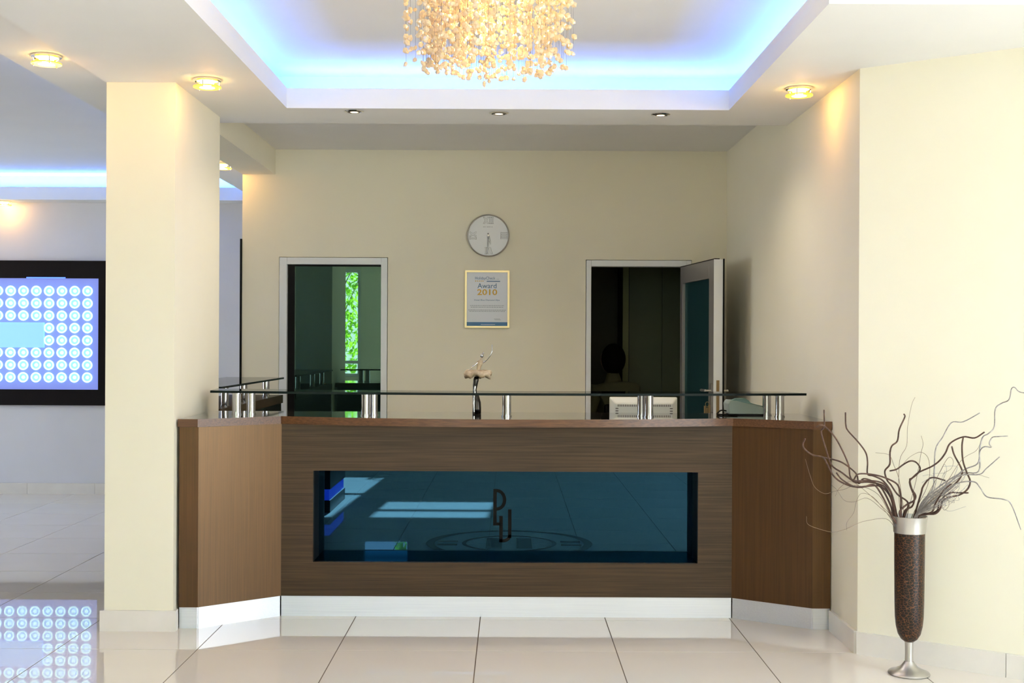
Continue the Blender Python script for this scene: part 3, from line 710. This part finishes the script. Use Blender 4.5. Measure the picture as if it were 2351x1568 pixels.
def lamp_b(x, y, label):
    zc = 2.65; root = empty('spot_downlight', (x, y, zc), label, 'ceiling light', 'small recessed spots over the counter')
    bm = bmesh.new(); lathe(bm, [(.040, zc - .0005), (.052, zc - .0005), (.052, zc - .004), (.042, zc - .007), (.038, zc - .003)], (x, y, 0), 32); obj('ring', bm, M['chrome'], root)
    bm = bmesh.new(); lathe(bm, [(.022, zc - .008), (.030, zc - .0075), (.040, zc - .003), (.040, zc - .0006), (0, zc - .0006)], (x, y, 0), 28); obj('gimbal', bm, M['gunmetal'], root)
    bm = bmesh.new(); lathe(bm, [(0, zc - .0095), (.022, zc - .0085), (.022, zc - .007)], (x, y, 0), 20); obj('bulb', bm, M['bulb2'], root)
    point((x, y, zc - .02), root, (1.0, .84, .62), 16, .02, 'SPOT', 2.65)
lamp_b(-.848, 6.57, 'leftmost of the three small recessed spots over the counter')
lamp_b(-.066, 6.60, 'middle one of the three small recessed spots over the counter')
lamp_b(.815, 6.62, 'rightmost of the three small recessed spots over the counter')

# ------------------------------------------------------------------ chandelier of hanging crystals
HX, HY, HR, ZB, ZT = -.075, 4.60, .325, 2.445, 2.86
CH = empty('crystal_chandelier', (HX, HY, 2.90), 'round chandelier of many amber crystal drops on fine wires', 'chandelier')
bm = bmesh.new(); cyl(bm, (HX, HY), .36, 2.872, 2.899, 48); obj('canopy', bm, M['chrome'], CH)
def drop_mesh(seed):
    r_ = random.Random(seed); bm = bmesh.new()
    bmesh.ops.create_icosphere(bm, subdivisions=1, radius=1.)
    for v in bm.verts: v.co *= r_.uniform(.82, 1.15)
    me = bpy.data.meshes.new('crystal'); bm.to_mesh(me); bm.free(); me.materials.append(M['crystal']); return me
drops = [drop_mesh(s) for s in range(6)]
rr = random.Random(11); pts = []; strands = []
for q in range(230):
    a = rr.uniform(0, 2 * PI); rad = HR * math.sqrt(rr.uniform(.02, 1)); x, y = HX + rad * math.cos(a), HY + rad * math.sin(a)
    zb = ZB + abs(rr.gauss(0, .03)) + (.0 if rr.random() > .25 else rr.uniform(0, .1)); strands.append((x, y, zb))
    z = zb
    while z < 2.80:
        pts.append((x + rr.uniform(-.004, .004), y + rr.uniform(-.004, .004), z)); z += rr.uniform(.03, .075) * (1.25 if z < ZB + .05 else 1)
pts.sort(key=lambda p: (p[2] > 2.71, p[1]))
bm = bmesh.new()
for i, p in enumerate(pts):
    s = rr.uniform(.0095, .0145); sc3 = (s * rr.uniform(.8, 1.2), s * rr.uniform(.6, 1.), s * rr.uniform(.8, 1.2)); e = Euler((rr.uniform(-.9, .9), rr.uniform(-.9, .9), rr.uniform(0, PI)))
    if i < 300: put('crystal', drops[i % 6], Vector(p) - wloc(CH), CH, e, sc3)
    else:
        g = bmesh.new(); g.from_mesh(drops[i % 6]); g.transform(Matrix.LocRotScale(Vector(p), e, Vector(sc3)))
        tmp = bpy.data.meshes.new('t'); g.to_mesh(tmp); g.free(); bm.from_mesh(tmp); bpy.data.meshes.remove(tmp)
tag(obj('crystals_behind', bm, M['crystal'], CH), kind='stuff')
bm = bmesh.new()
for x, y, zb in strands: tube(bm, [(x, y, zb), (x, y, 2.873)], .0005, seg=3)
tag(obj('wires', bm, M['gunmetal'], CH), kind='stuff')
for q in range(6):
    a = q * PI / 3; c = (HX + .17 * math.cos(a), HY + .17 * math.sin(a))
    bm = bmesh.new(); cyl(bm, c, .018, 2.80, 2.872, 14); obj('bulb', bm, M['bulb'], CH)
    point((c[0], c[1], 2.78), CH, (1.0, .70, .36), 2.2, .03)
for q in range(3):
    a = q * 2 * PI / 3 + .5; point((HX + .10 * math.cos(a), HY + .10 * math.sin(a), 2.58), CH, (1.0, .70, .36), 1.5, .03)

# ------------------------------------------------------------------ vase with dry branches
VX, VY = 1.702, 5.165
VS = empty('floor_vase', (VX, VY, 0), 'tall footed vase wrapped in brown embossed reptile leather', 'vase')
def lz(prof, name, m, **k):
    bm = bmesh.new(); lathe(bm, prof, (VX, VY, 0), 40); return obj(name, bm, m, VS, sharp=True, **k)
o = lz([(0, .0005), (.084, .0005), (.087, .005), (.083, .011), (.058, .020), (.036, .033), (.024, .048), (.019, .056), (0, .056)], 'foot', M['steel'])
lz([(.0175, .050), (.0165, .080), (.0170, .120), (.0195, .150), (0, .150)], 'stem', M['steel'])
lz([(0, .138), (.020, .139), (.034, .150), (.047, .172), (.055, .205), (.059, .245), (.0605, .30), (.0615, .40), (.0625, .50), (.063, .612), (0, .612)], 'body', M['croc'], label='brown reptile leather sleeve')
lz([(.062, .600), (.066, .602), (.067, .612), (.069, .640), (.0735, .668), (.075, .672), (.072, .673), (.068, .655), (.064, .62), (0, .615)], 'collar', M['steel'], label='flared satin metal collar')
U = .001853 / 4.48
def br(pts, depth0, depth1, kind):
    """branch sketched in the plane of the vase, given its own lean in depth and a little waviness"""
    out = []; n = len(pts)
    for i, (u, v) in enumerate(pts):
        t = i / (n - 1)
        x, z = VX - .027 + (u - 1110) * U, .668 + (1380 - v) * U
        y = VY + depth0 * (1 - t) + depth1 * t + .018 * math.sin(3.1 * i + depth1 * 40) * min(1, t * 2) - .72 * max(0, x - VX)
        out.append((x * y / VY, y, CAMH + (z - CAMH) * y / VY))
    out.insert(0, (VX + (out[0][0] - VX) * .6, VY + depth0 * .6, .625))
    return smooth_path(out, 5)
dark = [
 ([(1000, 1385), (960, 1300), (900, 1180), (830, 1070), (780, 1050), (700, 1075), (600, 1070), (480, 1000), (420, 930)], -.10),
 ([(1010, 1385), (985, 1280), (930, 1160), (870, 1070), (800, 1060), (620, 1075), (480, 1030), (390, 960), (330, 850), (280, 770), (180, 750), (95, 690), (75, 640), (98, 580)], .02),
 ([(1020, 1385), (1000, 1250), (960, 1140), (900, 1060), (760, 1025), (650, 1030), (600, 1020), (480, 930), (370, 850), (310, 680), (262, 510), (293, 455), (290, 285)], .06),
 ([(1035, 1385), (1010, 1240), (980, 1130), (920, 1050), (830, 1015), (700, 1010), (600, 1010), (560, 960), (545, 850), (480, 700), (400, 560), (300, 455), (250, 440), (215, 460)], -.05),
 ([(1050, 1385), (1020, 1260), (980, 1120), (900, 1010), (800, 960), (740, 940), (740, 820), (720, 720), (640, 610), (540, 500), (515, 440), (510, 310)], .10),
 ([(1090, 1385), (1085, 1200), (1070, 1100), (1040, 1040), (960, 995), (860, 960), (740, 940), (640, 945), (600, 1000)], -.12),
 ([(1045, 1385), (1000, 1230), (930, 1110), (800, 1020), (700, 990), (650, 1040), (630, 950), (560, 880), (470, 820), (370, 790), (280, 770)], .12),
 ([(1120, 1385), (1160, 1240), (1050, 1150), (980, 1050), (940, 1000), (918, 910), (968, 840), (970, 720), (990, 650), (1045, 600), (1065, 480), (1120, 355), (1112, 325)], -.02),
 ([(1080, 1385), (1075, 1320), (1150, 1250), (1215, 1215), (1235, 1160), (1195, 1090), (1175, 1000), (1200, 980), (1270, 920), (1400, 860), (1480, 800), (1540, 720), (1590, 620), (1720, 555), (1840, 565), (1940, 505)], -.15),
 ([(1110, 1385), (1130, 1310), (1200, 1270), (1222, 1180), (1180, 1060), (1180, 1000), (1250, 940), (1280, 880), (1240, 820), (1180, 805), (1110, 840), (1040, 890), (970, 908)], .05),
 ([(1270, 1370), (1340, 1350), (1440, 1345), (1490, 1290), (1510, 1220), (1570, 1180), (1690, 1150), (1770, 1090), (1795, 1010), (1760, 920), (1720, 800), (1710, 650), (1722, 555)], -.10),
 ([(1262, 1372), (1370, 1350), (1460, 1310), (1480, 1220), (1580, 1135), (1680, 1130), (1775, 1130)], -.04),
 ([(1255, 1372), (1400, 1330), (1440, 1240), (1520, 1110), (1600, 1040)], -.14),
 ([(1220, 1385), (1290, 1140), (1310, 1070), (1370, 990), (1430, 975), (1540, 1005)], .0),
 ([(1240, 1380), (1290, 1340), (1450, 1200), (1640, 1040), (1710, 940), (1700, 870), (1630, 740), (1605, 655)], -.08)]
special = {0: 'brown branch in the vase running furthest left at low height to a blunt tip', 1: 'long brown branch in the vase looping left to a thin hook before the counter',
           3: 'brown branch in the vase ending left in a small sideways tip', 5: 'short brown branch in the vase arching left and turning back down',
           6: 'brown branch in the vase with a sharp v bend, left of the wall corner', 11: 'brown branch in the vase leaving low on the right to a level tip',
           12: 'short dark branch in the vase slanting up right through the silver tangle', 13: 'dark branch in the vase arching over to the right among silver twigs',
           14: 'dark branch in the vase leaning right, then back up left to a blunt tip', 2: 'brown curly branch in the vase rising furthest left to a straight upright tip', 4: 'brown branch in the vase crossing the wall corner to an upright tip',
           7: 'dark branch rising steeply from the middle of the vase', 8: 'dark branch in the vase reaching highest to the right with a kinked end',
           9: 'dark branch in the vase curling over into a hook', 10: 'dark branch in the vase bowing out to the right and back up'}
for i, (p, d) in enumerate(dark):
    bm = bmesh.new(); tube(bm, br(p, d * .3, d, 0), .0042, .0032, 6)
    o = obj('dry_branch', bm, M['bark'], None, smooth=True, origin=(VX, VY, .67))
    tag(o, special.get(i, 'thin curly brown branch among others in the leather vase'), 'branch', 'brown branches in the vase')
silver = [
 ([(1250, 1380), (1330, 1200), (1500, 1050), (1700, 930), (1880, 910), (1890, 700), (1920, 560), (1980, 520), (2040, 450), (2050, 270), (2110, 210), (2190, 170), (2215, 60), (2250, 45), (2300, 90), (2420, 110)], -.10, 'long silver grey branch in the vase wandering up past the right picture edge'),
 ([(1245, 1380), (1340, 1210), (1530, 1060), (1700, 950), (1890, 940), (1960, 880), (2095, 760)], -.16, 'silver grey branch in the vase ending in a straight upward right tip'),
 ([(1235, 1380), (1300, 1230), (1410, 1090), (1425, 900), (1440, 680), (1510, 560), (1600, 410), (1720, 400), (1890, 310)], .0, 'pale branch in the vase rising steeply then bending right at its tip'),
 ([(1252, 1380), (1350, 1230), (1550, 1060), (1720, 900), (1870, 830), (1895, 700), (1940, 655), (2010, 660), (1990, 620), (2020, 560), (2080, 550), (2180, 545)], -.20, 'silver grey branch in the vase with a hooked step before its level tip'),
 ([(1255, 1378), (1450, 1200), (1650, 1040), (1830, 1015), (1900, 1080), (1970, 1170), (2140, 1195), (2220, 1250), (2320, 1505)], -.18, 'silver grey branch in the vase drooping down at the far right')]
for p, d, lab in silver:
    bm = bmesh.new(); tube(bm, br(p, d * .2, d, 1), .0032, .0022, 6)
    tag(obj('dry_branch', bm, M['bark_grey'], None, smooth=True, origin=(VX, VY, .67)), lab, 'branch', 'silver branches in the vase')
fine = [([(1090, 1380), (1062, 1150), (1070, 800), (1140, 650), (1150, 450), (1190, 230), (1225, 150)], .05), ([(930, 1400), (740, 1420), (640, 1450), (560, 1490), (480, 1520), (380, 1540), (250, 1510), (130, 1460), (115, 1380)], -.1),
 ([(960, 1370), (930, 1330), (800, 1180), (680, 1140), (625, 1230), (600, 1340), (530, 1440), (530, 1520)], -.06), ([(970, 1370), (900, 1310), (740, 1190), (600, 1230), (500, 1210), (430, 1110), (370, 1055)], .04),
 ([(980, 1370), (850, 1150), (640, 1060), (500, 1100), (400, 1120), (300, 1145), (200, 1080), (150, 960), (100, 790)], .05), ([(990, 1370), (700, 1100), (560, 1020), (450, 1090), (410, 1170)], -.04),
 ([(1150, 1370), (1240, 1000), (1290, 720), (1310, 630), (1290, 545)], .02), ([(1200, 1370), (1360, 1050), (1370, 800), (1290, 715), (1180, 760), (1110, 830)], .03), ([(1120, 1370), (1065, 1000), (1010, 850), (980, 770), (940, 735), (820, 722)], .06),
 ([(1240, 1370), (1700, 960), (1850, 940), (1990, 975)], -.12), ([(1240, 1370), (1500, 1100), (1700, 800), (1850, 700), (1900, 620)], -.14), ([(1240, 1370), (1420, 1040), (1560, 780), (1620, 800), (1600, 880), (1520, 930)], -.06),
 ([(1240, 1370), (1440, 1180), (1540, 1160), (1580, 1250), (1530, 1310), (1500, 1240)], -.05), ([(1240, 1375), (1300, 1385), (1340, 1390), (1310, 1400)], -.1)]
bm = bmesh.new()
for p, d in fine: tube(bm, br(p, d * .3, d, 2), .0012, .0007, 4)
tag(obj('fine_twigs', bm, M['twig'], None, smooth=True, origin=(VX, VY, .67)), 'fine tangled pale brown twigs spreading from the vase', 'twigs', kind='stuff')
bm = bmesh.new(); rr = random.Random(5)
for q in range(46):
    u1, v1 = rr.uniform(1400, 1760), rr.uniform(880, 1270); d = rr.uniform(-.2, .08)
    P = [(1235 + rr.uniform(-15, 15), 1380), (1290 + (u1 - 1290) * .35 + rr.uniform(-40, 40), 1330 + (v1 - 1330) * .4 + rr.uniform(-30, 30)), ((1290 + u1) / 2 + rr.uniform(20, 90), (1300 + v1) / 2 + rr.uniform(-60, 40)), (u1, v1)]
    if rr.random() < .5: P += [(u1 + rr.uniform(-80, 30), v1 - rr.uniform(20, 90)), (u1 + rr.uniform(-150, -40), v1 + rr.uniform(-40, 40))]
    tube(bm, br(P, d * .3, d, 2), .0011, .0007, 4)
tag(obj('silver_twigs', bm, M['bark_grey'], None, smooth=True, origin=(VX, VY, .67)), 'tangle of silvery thin twigs on the right of the vase mouth', 'twigs', kind='stuff')

# ------------------------------------------------------------------ person in the dark office
PX, PY = .84, 9.92
PE = empty('person', (PX, PY, 0), 'person with dark hair in an olive jacket sitting in the dark office doorway', 'person')
def skin_body(name, J, E, R, m, parent, root=0, sub=2):
    me = bpy.data.meshes.new(name); me.from_pydata([Vector(j) - wloc(parent) for j in J], E, []); me.materials.append(m)
    o = bpy.data.objects.new(name, me); col.objects.link(o); o.parent = parent
    s = o.modifiers.new('Skin', 'SKIN'); me.skin_vertices.new() if not me.skin_vertices else None
    for i, r_ in enumerate(R):
        me.skin_vertices[0].data[i].radius = r_ if isinstance(r_, tuple) else (r_, r_)
        me.skin_vertices[0].data[i].use_root = (i == root)
    s.use_smooth_shade = True
    d = o.modifiers.new('Sub', 'SUBSURF'); d.levels = sub; d.render_levels = sub
    return o
CA, SA = math.cos(-1.25), math.sin(-1.25)
def P3(dx, dy, z): return (PX + dx * CA - dy * SA, PY + dx * SA + dy * CA, z)   # turned away, towards the back of the office
J = [P3(.10, 0, .50), P3(.09, 0, .64), P3(.06, 0, .82), P3(.04, 0, 1.01), P3(.02, 0, 1.065), P3(.0, 0, 1.14), P3(-.01, 0, 1.20),
     P3(.04, -.165, 1.025), P3(-.02, -.22, .76), P3(-.24, -.16, .70), P3(-.32, -.14, .70),
     P3(.04, .165, 1.025), P3(-.02, .22, .76), P3(-.24, .16, .70), P3(-.32, .14, .70),
     P3(.06, -.10, .50), P3(-.36, -.11, .51), P3(-.36, -.11, .10), P3(-.50, -.11, .045),
     P3(.06, .10, .50), P3(-.36, .11, .51), P3(-.36, .11, .10), P3(-.50, .11, .045)]
E = [(0, 1), (1, 2), (2, 3), (3, 4), (4, 5), (5, 6), (3, 7), (7, 8), (8, 9), (9, 10), (3, 11), (11, 12), (12, 13), (13, 14), (0, 15), (15, 16), (16, 17), (17, 18), (0, 19), (19, 20), (20, 21), (21, 22)]
R = [(.13, .15), (.12, .14), (.12, .15), (.12, .15), (.085, .09), .056, .05, .07, .05, .04, .035, .075, .05, .04, .035, .085, .068, .048, .04, .085, .068, .048, .04]
skin_body('body', J, E, R, M['jacket'], PE)
bm = bmesh.new(); bmesh.ops.create_uvsphere(bm, u_segments=24, v_segments=18, radius=1., matrix=Matrix.Translation(P3(-.02, 0, 1.265)) @ Matrix.Diagonal((.092, .074, .115, 1)))
nose = Vector(P3(-.11, 0, 1.255)); fw_ = Vector(P3(-1, 0, 0)) - Vector(P3(0, 0, 0))
for v in bm.verts: v.co += fw_ * .022 * math.exp(-((v.co - nose).length / .028) ** 2)
for s in (-1, 1): bmesh.ops.create_uvsphere(bm, u_segments=8, v_segments=6, radius=.022, matrix=Matrix.Translation(P3(.0, s * .076, 1.26)) @ Matrix.Diagonal((.7, .7, 1.3, 1)))
hd = obj('head', bm, M['skin'], PE, smooth=True)
bm = bmesh.new(); bmesh.ops.create_uvsphere(bm, u_segments=20, v_segments=14, radius=1., matrix=Matrix.Translation(P3(.012, 0, 1.272)) @ Matrix.Diagonal((.100, .100, .128, 1)))
bmesh.ops.delete(bm, geom=[v for v in bm.verts if (v.co - Vector(P3(.012, 0, 1.272))).dot(fw_) > .055 and v.co.z < 1.30], context='VERTS')
obj('hair', bm, M['hair'], PE, smooth=True)
bm = bmesh.new()
for s in (-1, 1):
    bmesh.ops.create_uvsphere(bm, u_segments=8, v_segments=6, radius=.010, matrix=Matrix.Translation(P3(-.098, s * .030, 1.275)))
obj('eyes', bm, M['black'], hd)
for s in (-1, 1):
    def HP(dx, dy, z): return P3(-.345 + dx, s * .14 + dy, z)
    J = [HP(0, 0, .70), HP(-.045, 0, .695)]; E = [(0, 1)]; R = [(.022, .030), (.020, .034)]
    for q in range(4):
        b0 = len(J); yy = (q - 1.5) * .019; L = (.062, .070, .066, .052)[q]
        J += [HP(-.07, yy, .694), HP(-.07 - L * .5, yy, .690), HP(-.07 - L, yy, .674)]; E += [(1, b0), (b0, b0 + 1), (b0 + 1, b0 + 2)]; R += [.0095, .0085, .007]
    b0 = len(J); J += [HP(-.03, -s * .036, .695), HP(-.065, -s * .050, .688)]; E += [(0, b0), (b0, b0 + 1)]; R += [.011, .008]
    skin_body('hand', J, E, R, M['skin'], PE, sub=1)
OC = empty('office_chair', (PX + .1, PY, 0), 'dark office chair under the person in the office', 'chair')
def chairbox(x0, x1, y0, y1, z0, z1):
    bm = bmesh.new(); prism(bm, [P3(x, y, 0)[:2] for x, y in ((x0, y0), (x1, y0), (x1, y1), (x0, y1))], z0, z1); return bm
obj('seat', chairbox(-.17, .27, -.22, .22, .34, .395), M['black'], OC, bevel=.02)
obj('backrest', chairbox(.275, .32, -.2, .2, .50, .92), M['black'], OC, bevel=.02)
bm = chairbox(.24, .30, -.03, .03, .36, .52); cc = P3(.05, 0, 0); cyl(bm, cc, .025, .06, .34, 12); obj('column', bm, M['gunmetal'], OC)
for q in range(5):
    a = q * 2 * PI / 5 + .3; bm = bmesh.new(); tube(bm, [(cc[0], cc[1], .07), (cc[0] + .27 * math.cos(a), cc[1] + .27 * math.sin(a), .045)], .018, .012, 6); bmesh.ops.create_uvsphere(bm, u_segments=8, v_segments=6, radius=.024, matrix=Matrix.Translation((cc[0] + .27 * math.cos(a), cc[1] + .27 * math.sin(a), .0245))); obj('leg', bm, M['black'], OC)

# ------------------------------------------------------------------ behind the camera: seen only as reflections
DP = empty('display_plinth', (-1.75, 2.5, 0), 'low dark display plinth with blue lit edge in the lobby', 'plinth')
obj('body', B((-2.2, -1.47, 1.9, 2.80, 0, .10), (-2.2, -1.47, 1.9, 2.80, .19, .45)), M['darkwood'], DP)
obj('lit_band', B((-2.18, -1.48, 1.92, 2.79, .10, .19)), M['bluelit'], DP)
tag(obj('terrace', B((-12, 14, -14, FAC - .21, -.12, -.02), (XR + .21, 14, FAC - .2, 12, -.12, -.02), (-18, XL - .21, FAC - .2, 12, -.12, -.02)), M['paving']), kind=S)
def shrub(x, y, w_, h, n, seed, label):
    root = empty('garden_shrub', (x, y, -.02), label, 'shrub', 'shrubs on the terrace')
    r_ = random.Random(seed); vs = []; fs = []
    for q in range(n):
        a = r_.uniform(0, 2 * PI); zz = r_.uniform(.05, 1.); rad = w_ * (1 - .5 * zz ** 3) * math.sqrt(r_.uniform(.15, 1)); c = Vector((rad * math.cos(a), .6 * rad * math.sin(a), h * zz))
        e = Euler((r_.uniform(-1.2, 1.2), r_.uniform(-1.2, 1.2), r_.uniform(0, 6.3))).to_matrix(); L = r_.uniform(.05, .09); b0 = len(vs)
        for p in ((-L, 0, 0), (0, -.38 * L, .1 * L), (L, 0, 0), (0, .38 * L, .1 * L)): vs.append(c + e @ Vector(p))
        fs.append((b0, b0 + 1, b0 + 2, b0 + 3))
    me = bpy.data.meshes.new('leaves'); me.from_pydata(vs, [], fs); me.materials.append(M['leaf'])
    o = bpy.data.objects.new('leaves', me); col.objects.link(o); o.parent = root; o['kind'] = 'stuff'
    bm = bmesh.new()
    for q in range(7): tube(bm, smooth_path([(x + r_.uniform(-.1, .1), y, -.02), (x + r_.uniform(-.3, .3), y, h * .4), (x + r_.uniform(-.6, .6) * w_, y, h * .85)]), .02, .006, 5)
    obj('stems', bm, M['bark'], root)
shrub(-3.2, -3.4, 1.1, 3.1, 2600, 1, 'tall green shrub outside the front window on the left')
shrub(-.9, -3.3, .7, 2.0, 1500, 2, 'lower green shrub outside the middle front window')
